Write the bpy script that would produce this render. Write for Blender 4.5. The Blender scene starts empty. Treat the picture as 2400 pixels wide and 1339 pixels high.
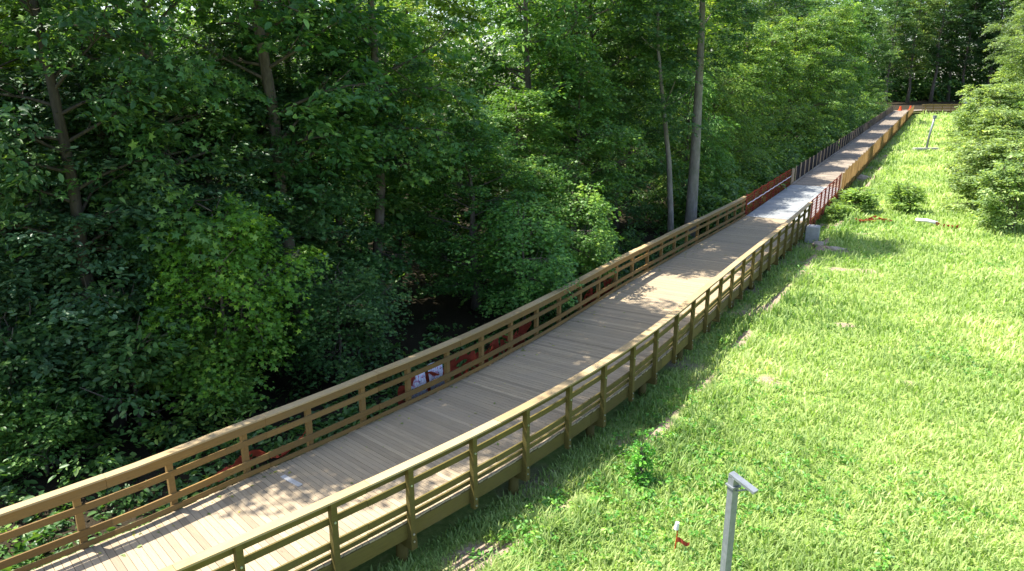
import bpy, math, random
import numpy as np
from mathutils import Vector, Matrix

# ------------------------------------------------------------------ camera, sky, sun, exposure
SC = bpy.context.scene
ZC = 9.5                                  # eye height above the near ground
FPX, CX, CY, HOR = 1700.0, 1200.0, 669.5, 190.0
PITCH = math.atan((CY - HOR) / FPX)
cam = bpy.data.cameras.new('camera')
cam.sensor_fit = 'HORIZONTAL'; cam.sensor_width = 36.0; cam.lens = 36.0 * FPX / 2400.0
cam.clip_start = 0.1; cam.clip_end = 3000
camo = bpy.data.objects.new('camera', cam)
SC.collection.objects.link(camo)
camo.location = (0, 0, ZC); camo.rotation_euler = (math.pi / 2 - PITCH, 0, 0)
SC.camera = camo

SUN_AZ = (-0.955, 0.297)                   # where the sun stands, seen from above
SUN_EL = math.radians(62)
world = bpy.data.worlds.new('World'); SC.world = world; world.use_nodes = True
wn = world.node_tree.nodes; wl = world.node_tree.links
bg = wn['Background']
sky = wn.new('ShaderNodeTexSky'); sky.sky_type = 'NISHITA'; sky.sun_disc = False
sky.sun_elevation = SUN_EL; sky.sun_rotation = math.atan2(SUN_AZ[0], SUN_AZ[1])
sky.dust_density = 1.5
wl.new(sky.outputs[0], bg.inputs[0]); bg.inputs[1].default_value = 0.14
sl = bpy.data.lights.new('sun', 'SUN'); sl.energy = 5.0; sl.angle = math.radians(0.53); sl.color = (1.0, 0.95, 0.86)
so = bpy.data.objects.new('sun', sl); SC.collection.objects.link(so)
sdir = Vector((-SUN_AZ[0] * math.cos(SUN_EL), -SUN_AZ[1] * math.cos(SUN_EL), -math.sin(SUN_EL)))
so.rotation_euler = sdir.to_track_quat('-Z', 'Y').to_euler(); so.location = (-40, 20, 60)
SC.view_settings.view_transform = 'Standard'; SC.view_settings.look = 'None'
SC.view_settings.gamma = 1.0; SC.view_settings.exposure = 1.45
SC.render.engine = 'CYCLES'
SC.cycles.max_bounces = 6; SC.cycles.transparent_max_bounces = 4
SC.cycles.diffuse_bounces = 3; SC.cycles.glossy_bounces = 2; SC.cycles.transmission_bounces = 4
SC.cycles.use_denoising = True

COL = SC.collection
rng = np.random.default_rng(7)

# ------------------------------------------------------------------ helpers
def rise(y):
    y = np.asarray(y, float)
    return 0.0175 * 10 * np.log1p(np.exp(np.clip((y - 42) / 10, -40, 40)))

def at(u, v, h=0.0):
    """point of the ground (plus h) seen at photo pixel u, v"""
    x = (u - CX) / FPX; y = -(v - CY) / FPX
    c, s = math.cos(PITCH), math.sin(PITCH)
    r = np.array([x, c + y * s, -s + y * c])
    t = 10.0
    for _ in range(60):
        t2 = (h + float(rise(r[1] * t)) - ZC) / r[2]
        t = 0.5 * t + 0.5 * t2
    return r * t + np.array([0, 0, ZC])

def tag(o, label=None, cat=None, group=None, kind=None):
    if label: o['label'] = label
    if cat: o['category'] = cat
    if group: o['group'] = group
    if kind: o['kind'] = kind
    return o

def thing(name, loc, label, cat, group=None, rz=0.0):
    o = bpy.data.objects.new(name, None); COL.objects.link(o)
    o.empty_display_size = 0.3
    o.location = loc; o.rotation_euler = (0, 0, rz)
    return tag(o, label, cat, group)

def link(name, me, mat, parent=None, local=False):
    o = bpy.data.objects.new(name, me); COL.objects.link(o)
    if mat is not None:
        for m in (mat if isinstance(mat, (list, tuple)) else [mat]): me.materials.append(m)
    if parent is not None:
        o.parent = parent
        if not local:                       # mesh was written in world space
            o.matrix_parent_inverse = Matrix.LocRotScale(parent.location, parent.rotation_euler, None).inverted()
    return o

class MB:
    """collects polygons with uv and a per-face random number"""
    def __init__(s): s.v = []; s.f = []; s.uv = []; s.var = []; s.mi = []
    def quadbox(s, c, var=0.5, mi=0, L=1.0):
        """c: 8 corners, bottom ring 0-3 then top ring 4-7; uv runs along 0->1"""
        b = len(s.v); s.v += [tuple(p) for p in c]
        w = (Vector(c[0]) - Vector(c[3])).length; h = (Vector(c[0]) - Vector(c[4])).length
        o = random.random() * 50
        for q, (a, d) in (((3, 2, 1, 0), (L, w)), ((4, 5, 6, 7), (L, w)), ((0, 1, 5, 4), (L, h)), ((2, 3, 7, 6), (L, h)), ((1, 2, 6, 5), (w, h)), ((3, 0, 4, 7), (w, h))):
            s.f.append([b + i for i in q]); s.var.append(var); s.mi.append(mi)
            s.uv += [(o, o), (o + a, o), (o + a, o + d), (o, o + d)]
    def box(s, lo, hi, M=None, var=0.5, mi=0):
        (x0, y0, z0), (x1, y1, z1) = lo, hi
        c = [(x0, y0, z0), (x1, y0, z0), (x1, y1, z0), (x0, y1, z0), (x0, y0, z1), (x1, y0, z1), (x1, y1, z1), (x0, y1, z1)]
        if M is not None: c = [M @ Vector(p) for p in c]
        s.quadbox(c, var, mi, L=(Vector(c[0]) - Vector(c[1])).length)
    def poly(s, pts, var=0.5, mi=0, uv=None):
        b = len(s.v); s.v += [tuple(p) for p in pts]
        s.f.append(list(range(b, b + len(pts)))); s.var.append(var); s.mi.append(mi)
        s.uv += uv if uv else [(0, 0)] * len(pts)
    def tube(s, pts, rad, n=8, var=0.5, mi=0, cap=True):
        pts = [Vector(p) for p in pts]; b = len(s.v)
        for i, p in enumerate(pts):
            d = (pts[min(i + 1, len(pts) - 1)] - pts[max(i - 1, 0)]).normalized()
            a = d.cross(Vector((0.3, 1, 0.1)) if abs(d.y) < 0.9 else Vector((1, 0, 0))).normalized(); e = d.cross(a)
            for k in range(n):
                t = 2 * math.pi * k / n
                s.v.append(tuple(p + (a * math.cos(t) + e * math.sin(t)) * rad[i]))
        L = 0
        for i in range(len(pts) - 1):
            l2 = L + (pts[i + 1] - pts[i]).length
            for k in range(n):
                k2 = (k + 1) % n
                s.f.append([b + i * n + k, b + i * n + k2, b + (i + 1) * n + k2, b + (i + 1) * n + k]); s.var.append(var); s.mi.append(mi)
                s.uv += [(L, k / n), (L, (k + 1) / n), (l2, (k + 1) / n), (l2, k / n)]
            L = l2
        if cap:
            for ring, rev in ((0, True), (len(pts) - 1, False)):
                q = [b + ring * n + k for k in range(n)]
                s.f.append(q[::-1] if rev else q); s.var.append(var); s.mi.append(mi); s.uv += [(0, 0)] * n
    def mesh(s, name, smooth=False):
        me = bpy.data.meshes.new(name); me.from_pydata(s.v, [], s.f)
        uvl = me.uv_layers.new(name='UVMap'); uvl.data.foreach_set('uv', np.array(s.uv, 'f').ravel())
        a = me.attributes.new('var', 'FLOAT', 'FACE'); a.data.foreach_set('value', np.array(s.var, 'f'))
        me.polygons.foreach_set('material_index', np.array(s.mi, 'i'))
        if smooth: me.polygons.foreach_set('use_smooth', np.ones(len(s.f), bool))
        me.update(); return me
    def build(s, name, mat, parent=None, local=False, smooth=False):
        return link(name, s.mesh(name, smooth), mat, parent, local)

def numpy_mesh(name, V, F, var=None, smooth=False):
    """V (n,3), F (m,k) all faces of k corners"""
    me = bpy.data.meshes.new(name)
    n, (m, k) = len(V), F.shape
    me.vertices.add(n); me.vertices.foreach_set('co', np.ascontiguousarray(V, 'f').ravel())
    me.loops.add(m * k); me.loops.foreach_set('vertex_index', np.ascontiguousarray(F, 'i').ravel())
    me.polygons.add(m); me.polygons.foreach_set('loop_start', np.arange(0, m * k, k, dtype='i'))
    if var is not None:
        a = me.attributes.new('var', 'FLOAT', 'POINT'); a.data.foreach_set('value', np.ascontiguousarray(var, 'f'))
    if smooth: me.polygons.foreach_set('use_smooth', np.ones(m, bool))
    me.update(calc_edges=True)
    return me

# ------------------------------------------------------------------ materials
class NT:
    def __init__(s, name):
        s.m = bpy.data.materials.new(name); s.m.use_nodes = True
        s.n = s.m.node_tree.nodes; s.l = s.m.node_tree.links
        s.b = s.n['Principled BSDF']; s.out = s.n['Material Output']
    def node(s, t, **k):
        q = s.n.new(t)
        for a, v in k.items(): setattr(q, a, v)
        return q
    def set(s, sock, v):
        if isinstance(v, bpy.types.NodeSocket): s.l.new(v, sock)
        else: sock.default_value = v
    def attr(s, name): return s.node('ShaderNodeAttribute', attribute_name=name).outputs['Fac']
    def noise(s, vec, scale, detail=3, rough=0.6, dist=0.0):
        q = s.node('ShaderNodeTexNoise'); s.l.new(vec, q.inputs['Vector'])
        q.inputs['Scale'].default_value = scale; q.inputs['Detail'].default_value = detail
        q.inputs['Roughness'].default_value = rough; q.inputs['Distortion'].default_value = dist
        return q.outputs['Fac']
    def mapping(s, vec, scale):
        q = s.node('ShaderNodeMapping'); s.l.new(vec, q.inputs[0]); q.inputs['Scale'].default_value = scale
        return q.outputs[0]
    def ramp(s, fac, stops):
        q = s.node('ShaderNodeValToRGB'); s.l.new(fac, q.inputs[0]); e = q.color_ramp.elements
        while len(e) < len(stops): e.new(0.5)
        for i, (p, c) in enumerate(stops):
            e[i].position = p; e[i].color = (*c, 1) if len(c) == 3 else c
        return q.outputs[0]
    def mix(s, fac, a, b, mode='MIX'):
        q = s.node('ShaderNodeMix', data_type='RGBA', blend_type=mode)
        s.set(q.inputs[0], fac)
        for i, v in ((6, a), (7, b)):
            s.set(q.inputs[i], (*v, 1) if isinstance(v, tuple) and len(v) == 3 else v)
        return q.outputs[2]
    def math(s, op, a, b=0.0):
        q = s.node('ShaderNodeMath', operation=op); s.set(q.inputs[0], a); s.set(q.inputs[1], b); return q.outputs[0]
    def bump(s, h, strength=0.3, dist=0.02):
        q = s.node('ShaderNodeBump'); s.l.new(h, q.inputs['Height'])
        q.inputs['Strength'].default_value = strength; q.inputs['Distance'].default_value = dist
        s.l.new(q.outputs[0], s.b.inputs['Normal'])
    def coord(s, o='Object'): return s.node('ShaderNodeTexCoord').outputs[o]

def wood(name, dark, light, weather=None, rough=0.75, varamt=0.5):
    k = NT(name); uv = k.coord('UV'); var = k.attr('var')
    grain = k.noise(k.mapping(uv, (1.2, 22, 1)), 2.0, 5, 0.65, 0.4)
    base = k.ramp(grain, [(0.25, dark), (0.75, light)])
    knots = k.noise(k.mapping(uv, (3, 7, 1)), 1.5, 2)
    base = k.mix(k.ramp(knots, [(0.66, (0, 0, 0)), (0.74, (0.55, 0.55, 0.55))]), base, tuple(c * 0.5 for c in dark))
    if weather:
        w = k.noise(k.coord('Object'), 0.7, 4, 0.65)
        w = k.ramp(w, [(0.38, (0, 0, 0)), (0.68, (1, 1, 1))])
        base = k.mix(k.math('MULTIPLY', w, 0.75), base, weather)
    sc = k.math('ADD', k.math('MULTIPLY', var, varamt), 1 - varamt / 2)
    q = k.node('ShaderNodeVectorMath', operation='SCALE'); k.l.new(base, q.inputs[0]); k.l.new(sc, q.inputs[3])
    k.l.new(q.outputs[0], k.b.inputs['Base Color'])
    k.b.inputs['Roughness'].default_value = rough
    k.b.inputs['Specular IOR Level'].default_value = 0.25
    k.bump(grain, 0.25, 0.01)
    return k.m

M_RAIL = wood('treated_pine_rail', (0.15, 0.084, 0.024), (0.25, 0.148, 0.045), (0.165, 0.11, 0.045), varamt=0.4)
M_CAP = wood('lit_cap_board', (0.27, 0.185, 0.085), (0.43, 0.31, 0.155), (0.34, 0.27, 0.165), varamt=0.3)  # lighter than the rails: sun on the cap tops put into the colour
M_RAILG = wood('shaded_green_pine', (0.078, 0.058, 0.013), (0.145, 0.112, 0.026), (0.11, 0.088, 0.03), varamt=0.4)  # treated pine, with shade and grass bounce put into its dark olive
M_DECK = wood('weathered_decking', (0.25, 0.19, 0.118), (0.415, 0.325, 0.208), (0.29, 0.232, 0.162), varamt=0.24)
M_DECKF = wood('old_grey_decking', (0.20, 0.16, 0.12), (0.32, 0.27, 0.21), (0.17, 0.14, 0.11), varamt=0.5)

def plain(name, col, rough=0.6, metal=0.0, col2=None, scale=6.0, bump=0.0):
    k = NT(name)
    n = k.noise(k.coord('Object'), scale, 4, 0.65)
    c2 = col2 or tuple(c * 0.65 for c in col)
    k.l.new(k.ramp(n, [(0.3, c2), (0.7, col)]), k.b.inputs['Base Color'])
    k.b.inputs['Roughness'].default_value = rough; k.b.inputs['Metallic'].default_value = metal
    k.b.inputs['Specular IOR Level'].default_value = 0.3
    if bump: k.bump(n, bump, 0.03)
    return k.m

M_BOLT = plain('galvanised_bolt', (0.62, 0.64, 0.66), 0.35, 0.8)
M_GALV = plain('dull_galvanised_steel', (0.24, 0.26, 0.275), 0.55, 0.35, (0.16, 0.175, 0.19), 9)
M_PALE = plain('pale_sheet_decking', (0.29, 0.305, 0.305), 0.7, 0, (0.18, 0.19, 0.19), 1.3)
M_CONC = plain('concrete', (0.40, 0.39, 0.37), 0.9, 0, (0.28, 0.275, 0.26), 3, 0.2)
M_ROCK = plain('pale_rock', (0.40, 0.34, 0.27), 0.9, 0, (0.24, 0.2, 0.16), 5, 0.4)
M_WHITE = plain('white_plastic', (0.72, 0.71, 0.74), 0.5)
M_ORG = plain('orange_cone_plastic', (0.55, 0.08, 0.02), 0.45)
M_CLAY = plain('clay_coloured_sack', (0.50, 0.27, 0.17), 0.85)
M_MAG = plain('magenta_ribbon', (0.55, 0.05, 0.32), 0.6)

def fabric(name, col, col2, trans, scale=2.0):
    k = NT(name)
    n = k.noise(k.mapping(k.coord('UV'), (0.5, 0.25, 1)), scale, 6, 0.75)
    c = k.ramp(n, [(0.35, col2), (0.65, col)])
    d = k.node('ShaderNodeBsdfDiffuse'); k.l.new(c, d.inputs[0])
    t = k.node('ShaderNodeBsdfTranslucent'); k.l.new(c, t.inputs[0])
    mx = k.node('ShaderNodeMixShader'); mx.inputs[0].default_value = trans
    k.l.new(d.outputs[0], mx.inputs[1]); k.l.new(t.outputs[0], mx.inputs[2]); k.l.new(mx.outputs[0], k.out.inputs[0])
    return k.m
M_TAN = fabric('tan_silt_fabric', (0.38, 0.25, 0.11), (0.15, 0.09, 0.035), 0.5)  # brown second tone: soiling plus dapple shade put into the cloth colour
M_DARK = fabric('dark_silt_fabric', (0.075, 0.07, 0.075), (0.04, 0.038, 0.04), 0.3)
M_NET = fabric('orange_net_plastic', (0.44, 0.085, 0.050), (0.24, 0.045, 0.03), 0.3)
M_STAKE = wood('stake_wood', (0.34, 0.25, 0.15), (0.46, 0.36, 0.24))
M_STAKED = wood('stained_stake', (0.12, 0.03, 0.02), (0.2, 0.05, 0.03))

def notice_mat():
    k = NT('notice_sheet_print')
    uv = k.coord('UV')
    n = k.noise(uv, 9, 3, 0.6); n2 = k.noise(k.mapping(uv, (1, 1.6, 1)), 5, 2)
    c = k.mix(k.ramp(n, [(0.52, (0, 0, 0)), (0.60, (1, 1, 1))]), (0.60, 0.62, 0.74), (0.50, 0.22, 0.36))
    c = k.mix(k.ramp(n2, [(0.60, (0, 0, 0)), (0.66, (1, 1, 1))]), c, (0.10, 0.11, 0.16))
    k.l.new(c, k.b.inputs['Base Color']); k.b.inputs['Roughness'].default_value = 0.6
    return k.m
M_NOTE = notice_mat()

def leafmat(name, c_dark, c_mid, c_light, trans=0.35, rough=0.45, spec=0.4, tcol=(1.5, 1.45, 0.55)):
    """leaf colour runs with the leaf's own random number; the object colour tints the whole plant"""
    k = NT(name); var = k.attr('var')
    c = k.ramp(var, [(0.0, c_dark), (0.55, c_mid), (0.93, c_light), (1.0, tuple(min(1, x * 1.5) for x in c_light))])
    oi = k.node('ShaderNodeObjectInfo')
    c = k.mix(1.0, c, oi.outputs['Color'], 'MULTIPLY')
    k.l.new(c, k.b.inputs['Base Color'])
    k.b.inputs['Roughness'].default_value = rough; k.b.inputs['Specular IOR Level'].default_value = spec
    t = k.node('ShaderNodeBsdfTranslucent')
    tc = k.mix(1.0, c, tcol, 'MULTIPLY'); k.l.new(tc, t.inputs[0])
    mx = k.node('ShaderNodeMixShader'); mx.inputs[0].default_value = trans
    k.l.new(k.b.outputs[0], mx.inputs[1]); k.l.new(t.outputs[0], mx.inputs[2]); k.l.new(mx.outputs[0], k.out.inputs[0])
    return k.m
M_LEAF = leafmat('broad_leaf', (0.040, 0.085, 0.030), (0.080, 0.165, 0.052), (0.18, 0.255, 0.085), 0.40)
M_GLOSS = leafmat('glossy_leaf', (0.036, 0.078, 0.040), (0.075, 0.145, 0.066), (0.155, 0.225, 0.115), 0.30, 0.40, 0.45)
M_SHRUB = leafmat('pale_shrub_leaf', (0.09, 0.14, 0.06), (0.20, 0.27, 0.12), (0.34, 0.40, 0.2), 0.45, 0.5, 0.4)
M_GRASS = leafmat('grass_blade', (0.14, 0.235, 0.06), (0.36, 0.46, 0.145), (0.58, 0.59, 0.28), 0.42, 0.5, 0.3, (1.1, 1.3, 0.65))
M_UNDER = leafmat('undergrowth_leaf', (0.04, 0.10, 0.025), (0.085, 0.19, 0.045), (0.16, 0.26, 0.06), 0.38)

def barkmat(name, a, b):
    k = NT(name); p = k.mapping(k.coord('Object'), (1, 1, 0.25))
    n = k.noise(p, 7, 5, 0.7, 0.5); n2 = k.noise(k.coord('Object'), 1.1, 3)
    c = k.ramp(n, [(0.3, a), (0.7, b)])
    c = k.mix(k.ramp(n2, [(0.5, (0, 0, 0)), (0.66, (0.6, 0.6, 0.6))]), c, (a[0] * 0.9, a[1] * 1.15, a[2] * 0.9))
    k.l.new(c, k.b.inputs['Base Color']); k.b.inputs['Roughness'].default_value = 0.9
    k.b.inputs['Specular IOR Level'].default_value = 0.15
    k.bump(n, 0.6, 0.05)
    return k.m
M_BARK = barkmat('grey_brown_bark', (0.065, 0.052, 0.043), (0.16, 0.135, 0.11))
M_BARKP = barkmat('pale_bark', (0.13, 0.112, 0.098), (0.26, 0.235, 0.21))
M_BARKD = barkmat('dark_bark', (0.03, 0.025, 0.02), (0.075, 0.062, 0.05))

def groundmat():
    k = NT('ground_soil_and_turf'); p = k.coord('Object')
    n1 = k.noise(p, 0.5, 5, 0.65); n2 = k.noise(p, 5.0, 5, 0.7); n3 = k.noise(p, 22, 3, 0.7)
    turf = k.ramp(n2, [(0.3, (0.12, 0.19, 0.045)), (0.55, (0.21, 0.28, 0.075)), (0.75, (0.34, 0.35, 0.14))])
    dirt = k.ramp(n3, [(0.3, (0.14, 0.105, 0.07)), (0.6, (0.33, 0.26, 0.185)), (0.8, (0.47, 0.39, 0.30))])
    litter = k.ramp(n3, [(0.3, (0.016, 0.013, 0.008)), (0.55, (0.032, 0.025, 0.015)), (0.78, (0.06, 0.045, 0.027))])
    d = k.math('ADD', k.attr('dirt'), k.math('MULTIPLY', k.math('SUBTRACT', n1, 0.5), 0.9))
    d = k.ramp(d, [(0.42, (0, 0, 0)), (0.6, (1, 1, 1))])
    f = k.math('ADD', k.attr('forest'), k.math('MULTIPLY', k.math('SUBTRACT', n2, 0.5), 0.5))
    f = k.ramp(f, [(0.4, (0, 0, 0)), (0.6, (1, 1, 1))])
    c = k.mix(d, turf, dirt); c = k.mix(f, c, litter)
    k.l.new(c, k.b.inputs['Base Color']); k.b.inputs['Roughness'].default_value = 0.95
    k.b.inputs['Specular IOR Level'].default_value = 0.1
    k.bump(n3, 0.5, 0.06)
    return k.m
M_GROUND = groundmat()

# ------------------------------------------------------------------ the line of the boardwalk
# right-hand edge: straight at 30.5 degrees, bending towards the camera's left in the near part,
# and turning right at the far end
DS = 0.1
S_TURN, S_END = 176.5, 206.0
S_MIN = -12.0
def heading(s):
    if s > S_TURN: return math.radians(min(30.3 + (s - S_TURN) * 7.0, 92))
    return math.radians(float(np.interp(s, (-12, -4, 0, 4, 8, 12, 16, 20, 26, 34), (49.4, 46.2, 42.9, 38.2, 34.0, 31.0, 30.6, 31.2, 31.5, 30.3))))
_n = int(round((S_END - S_MIN) / DS)) + 1
_s = S_MIN + np.arange(_n) * DS
_h = np.array([heading(a) for a in _s])
_dx = np.sin(_h) * DS; _dy = np.cos(_h) * DS
_x = np.concatenate([[0], np.cumsum(_dx[:-1])]); _y = np.concatenate([[0], np.cumsum(_dy[:-1])])
_i0 = int(round((20 - S_MIN) / DS))
_x += 9.87 - _x[_i0]; _y += 29.97 - _y[_i0]
W = 4.35                                   # nominal width; the real one swells in the bend
def wid(s): return np.interp(s, (-9, -7, -5, -2.7, 1.6, 8.5, 17.7, 28, 36, 58), (3.75, 3.85, 3.95, 4.22, 4.5, 4.66, 4.7, 4.52, 4.22, 4.2))
def P(s, t=0.0, z=0.0):
    """t metres to the left of the right-hand edge, z above the ground of the walk's own line"""
    w = float(wid(s)); t = t if t < 0 else (t * w / W if t <= W else t + w - W)
    i = (s - S_MIN) / DS
    x = float(np.interp(i, np.arange(_n), _x)); y = float(np.interp(i, np.arange(_n), _y)); h = float(np.interp(i, np.arange(_n), _h))
    return Vector((x - t * math.cos(h), y + t * math.sin(h), z + float(rise(y))))
def frame(s):
    h = float(np.interp((s - S_MIN) / DS, np.arange(_n), _h))
    return Vector((math.sin(h), math.cos(h), 0)), Vector((-math.cos(h), math.sin(h), 0))
_sub = slice(None, None, 4)
_px, _py, _ph, _ps = _x[_sub], _y[_sub], _h[_sub], _s[_sub]
def st_of(X, Y):
    """arrays -> (s, t) of the nearest point of the walk's right-hand edge"""
    X = np.asarray(X, float); Y = np.asarray(Y, float); S = np.empty(X.shape); T = np.empty(X.shape)
    for a in range(0, len(X), 20000):
        xx = X[a:a + 20000, None]; yy = Y[a:a + 20000, None]
        d = (xx - _px) ** 2 + (yy - _py) ** 2
        i = d.argmin(1); S[a:a + 20000] = _ps[i]
        T[a:a + 20000] = -(xx[:, 0] - _px[i]) * np.cos(_ph[i]) + (yy[:, 0] - _py[i]) * np.sin(_ph[i])
    return S, T
ZD = 0.88                                  # deck top
S_RAIL = 36.7                              # the finished railing ends here
S_NET = 52.0

def sweep(mb, s0, s1, t0, t1, z0, z1, step=0.6, var=None, joints=None, mi=0):
    """a board following the walk"""
    cuts = [s0]
    while cuts[-1] < s1 - 1e-6:
        cuts.append(min(s1, cuts[-1] + (joints or 4.88)))
    for a, b in zip(cuts[:-1], cuts[1:]):
        v = random.random() if var is None else var
        n = max(1, int(math.ceil((b - a) / step)))
        g = 0.004
        jz = random.uniform(-0.007, 0.007); jt = random.uniform(-0.005, 0.005)
        ss = np.linspace(a + g, b - g, n + 1); base = len(mb.v); L = 0; o = random.random() * 40
        for s in ss:
            for t, z in ((t0, z0), (t1, z0), (t1, z1), (t0, z1)): mb.v.append(tuple(P(s, t + jt, z + jz)))
        hh = z1 - z0; ww = t1 - t0; per = [ww, hh, ww, hh]
        for i in range(n):
            l2 = L + (ss[i + 1] - ss[i]); c = 0
            for k in range(4):
                k2 = (k + 1) % 4
                mb.f.append([base + i * 4 + k, base + i * 4 + k2, base + (i + 1) * 4 + k2, base + (i + 1) * 4 + k])
                mb.var.append(v); mb.mi.append(mi)
                mb.uv += [(o + L, o + c), (o + L, o + c + per[k]), (o + l2, o + c + per[k]), (o + l2, o + c)]
                c += per[k]
            L = l2
        for ring, q in ((0, (3, 2, 1, 0)), (n, (0, 1, 2, 3))):
            mb.f.append([base + ring * 4 + k for k in q]); mb.var.append(v); mb.mi.append(mi)
            mb.uv += [(0, 0), (ww, 0), (ww, hh), (0, hh)]

# ------------------------------------------------------------------ ground
def axis(lo, hi, dense, step, coarse):
    a = list(np.arange(dense[0], dense[1], step)); g = step
    x = a[0]
    left = []
    while x > lo: g = min(g * 1.25, coarse); x -= g; left.append(x)
    g = step; x = a[-1]; right = []
    while x < hi: g = min(g * 1.25, coarse); x += g; right.append(x)
    return np.array(left[::-1] + a + right)
def wob(X, Y, k, seed):
    r = np.random.default_rng(seed); z = np.zeros(np.shape(X))
    for i in range(7):
        a = r.uniform(0, 6.28); f = k * r.uniform(0.5, 1.7); z = z + np.sin(X * f * math.cos(a) + Y * f * math.sin(a) + r.uniform(0, 6.28))
    return z / 7
def ground_z(X, Y, T):
    z = rise(Y) + 0.05 * wob(X, Y, 0.9, 3)
    bank = np.clip((-T - 0.72) / 0.32, 0, 1)          # a low cut bank along the right of the walk
    z = z + np.where(T < 5, 0.30 * (bank * bank * (3 - 2 * bank)) - 0.2, 0.0)
    return z
gx = axis(-900, 900, (-22, 48), 0.4, 40); gy = axis(-200, 1500, (4, 75), 0.4, 40)
GX, GY = np.meshgrid(gx, gy); X, Y = GX.ravel(), GY.ravel()
S, T = st_of(X, Y)
Z = ground_z(X, Y, T)
nx, ny = len(gx), len(gy)
idx = np.arange(nx * ny).reshape(ny, nx)
F = np.stack([idx[:-1, :-1].ravel(), idx[:-1, 1:].ravel(), idx[1:, 1:].ravel(), idx[1:, :-1].ravel()], 1)
gme = numpy_mesh('ground', np.stack([X, Y, Z], 1), F, smooth=True)
PATCH = [(*at(u, v)[:2], r0) for u, v, r0 in ((1805, 900, 0.55), (2125, 905, 0.4), (1960, 590, 0.9), (1900, 650, 0.7), (2110, 950, 0.3), (1140, 1285, 0.5), (1690, 1000, 0.3), (2045, 370, 1.2), (2260, 600, 0.5), (2240, 1000, 0.35))]
def dirt_amount(X, Y, S, T):
    band = np.exp(-((T + 1.12) / 0.30) ** 2) * 0.85 * (0.75 + 0.9 * wob(X, Y, 1.1, 15)) + np.where((T > -0.75) & (T < 5.5), 0.36, 0)  # less pale dirt beside the walk, to darken its shaded strip
    n = wob(X, Y, 1.3, 11) + 0.6 * wob(X, Y, 3.1, 12)
    spots = np.clip((n - 0.58) * 2.4, 0, 1)
    rag = 1 + 1.1 * wob(X, Y, 4.5, 13) + 0.7 * wob(X, Y, 9.0, 14)
    for x0, y0, r0 in PATCH: band = band + 0.8 * rag * np.exp(-(((X - x0) / r0) ** 2 + ((Y - y0) / (r0 * 0.9)) ** 2))
    return np.clip(band + 0.35 * n * (T > -3) + spots * (T < -1), 0, 1)
D = dirt_amount(X, Y, S, T)
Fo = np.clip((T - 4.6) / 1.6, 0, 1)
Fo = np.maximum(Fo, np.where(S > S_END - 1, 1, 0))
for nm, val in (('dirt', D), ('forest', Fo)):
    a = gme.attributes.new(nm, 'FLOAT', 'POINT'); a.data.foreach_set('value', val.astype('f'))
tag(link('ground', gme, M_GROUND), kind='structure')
def gz(x, y):
    s, t = st_of(np.array([x]), np.array([y])); return float(ground_z(np.array([x]), np.array([y]), t)[0])
def on_ground(u, v, h=0.0):
    p = at(u, v, h); return Vector((p[0], p[1], gz(p[0], p[1])))

# ------------------------------------------------------------------ boardwalk
random.seed(3)
bw = thing('boardwalk', P(10, W / 2, 0), 'long timber boardwalk with plank deck and post railings, curving along the edge of the woods', 'boardwalk')
def deck(s0, s1, name, mat, bwid=0.142, gap=0.009, jitter=0.006):
    mb = MB(); s = s0
    while s < s1 - 0.05:
        a, b = s, min(s + bwid, s1); v = random.random()
        if random.random() < 0.06: v = random.choice((-0.4, 1.3))
        z = ZD + random.uniform(-jitter, jitter) * 0.4
        l0 = 0.16 + random.uniform(-0.01, 0.02); l1 = W - 0.16 - random.uniform(-0.01, 0.02)
        lo = [P(a, l0, z - 0.038), P(a, l1, z - 0.038), P(b - gap, l1, z - 0.038), P(b - gap, l0, z - 0.038)]
        hi = [p + Vector((0, 0, 0.038)) for p in lo]
        mb.quadbox(lo + hi, v, 0, L=l1 - l0)
        s += bwid
    return mb.build(name, mat, bw)
deck(-9, 37.2, 'deck', M_DECK)
deck(53.0, S_END, 'deck', M_DECKF, 0.19, 0.008, 0.01)
# pale sheets over the unfinished stretch
mb = MB(); s = 37.2
while s < 52.9:
    b = min(s + 2.44, 53.0)
    for t0, t1 in ((0.2, 1.52), (1.53, 2.83), (2.84, 4.15)):
        sh = random.uniform(-0.02, 0.02); z = ZD + random.uniform(0, 0.008)
        lo = [P(s + 0.006, t0, z - 0.03), P(s + 0.006, t1 - 0.006, z - 0.03), P(b, t1 - 0.006, z - 0.03), P(b, t0, z - 0.03)]
        mb.quadbox(lo + [p + Vector((0, 0, 0.03)) for p in lo], random.random(), 0, 2.4)
    s = b
o = mb.build('deck_sheeting', M_PALE, bw); o['label'] = 'pale blue grey sheet decking between the orange nets'
for nm, t0, t1 in (('rim_joist', 0.145, 0.19), ('rim_joist', W - 0.19, W - 0.145)):
    mb = MB(); sweep(mb, -9, S_END, t0, t1, 0.5, ZD - 0.042, joints=4.88); mb.build(nm, M_RAILG, bw)
mb = MB()
for t in (0.8, 1.4, 2.0, 2.6, 3.2, 3.8): sweep(mb, -9, 60, t, t + 0.04, 0.52, ZD - 0.043, step=1.5)
mb.build('floor_joist', M_RAILG, bw)

SP = 1.775
S0 = None
_ss = np.arange(-11, 40, 0.02)
_d = [(P(a).x + 0.73) ** 2 + (P(a).y - 14.08) ** 2 for a in _ss]
S0 = float(_ss[int(np.argmin(_d))])
post_s = [S0 + k * SP for k in range(-7, 40) if -8.5 < S0 + k * SP < S_RAIL]
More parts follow.
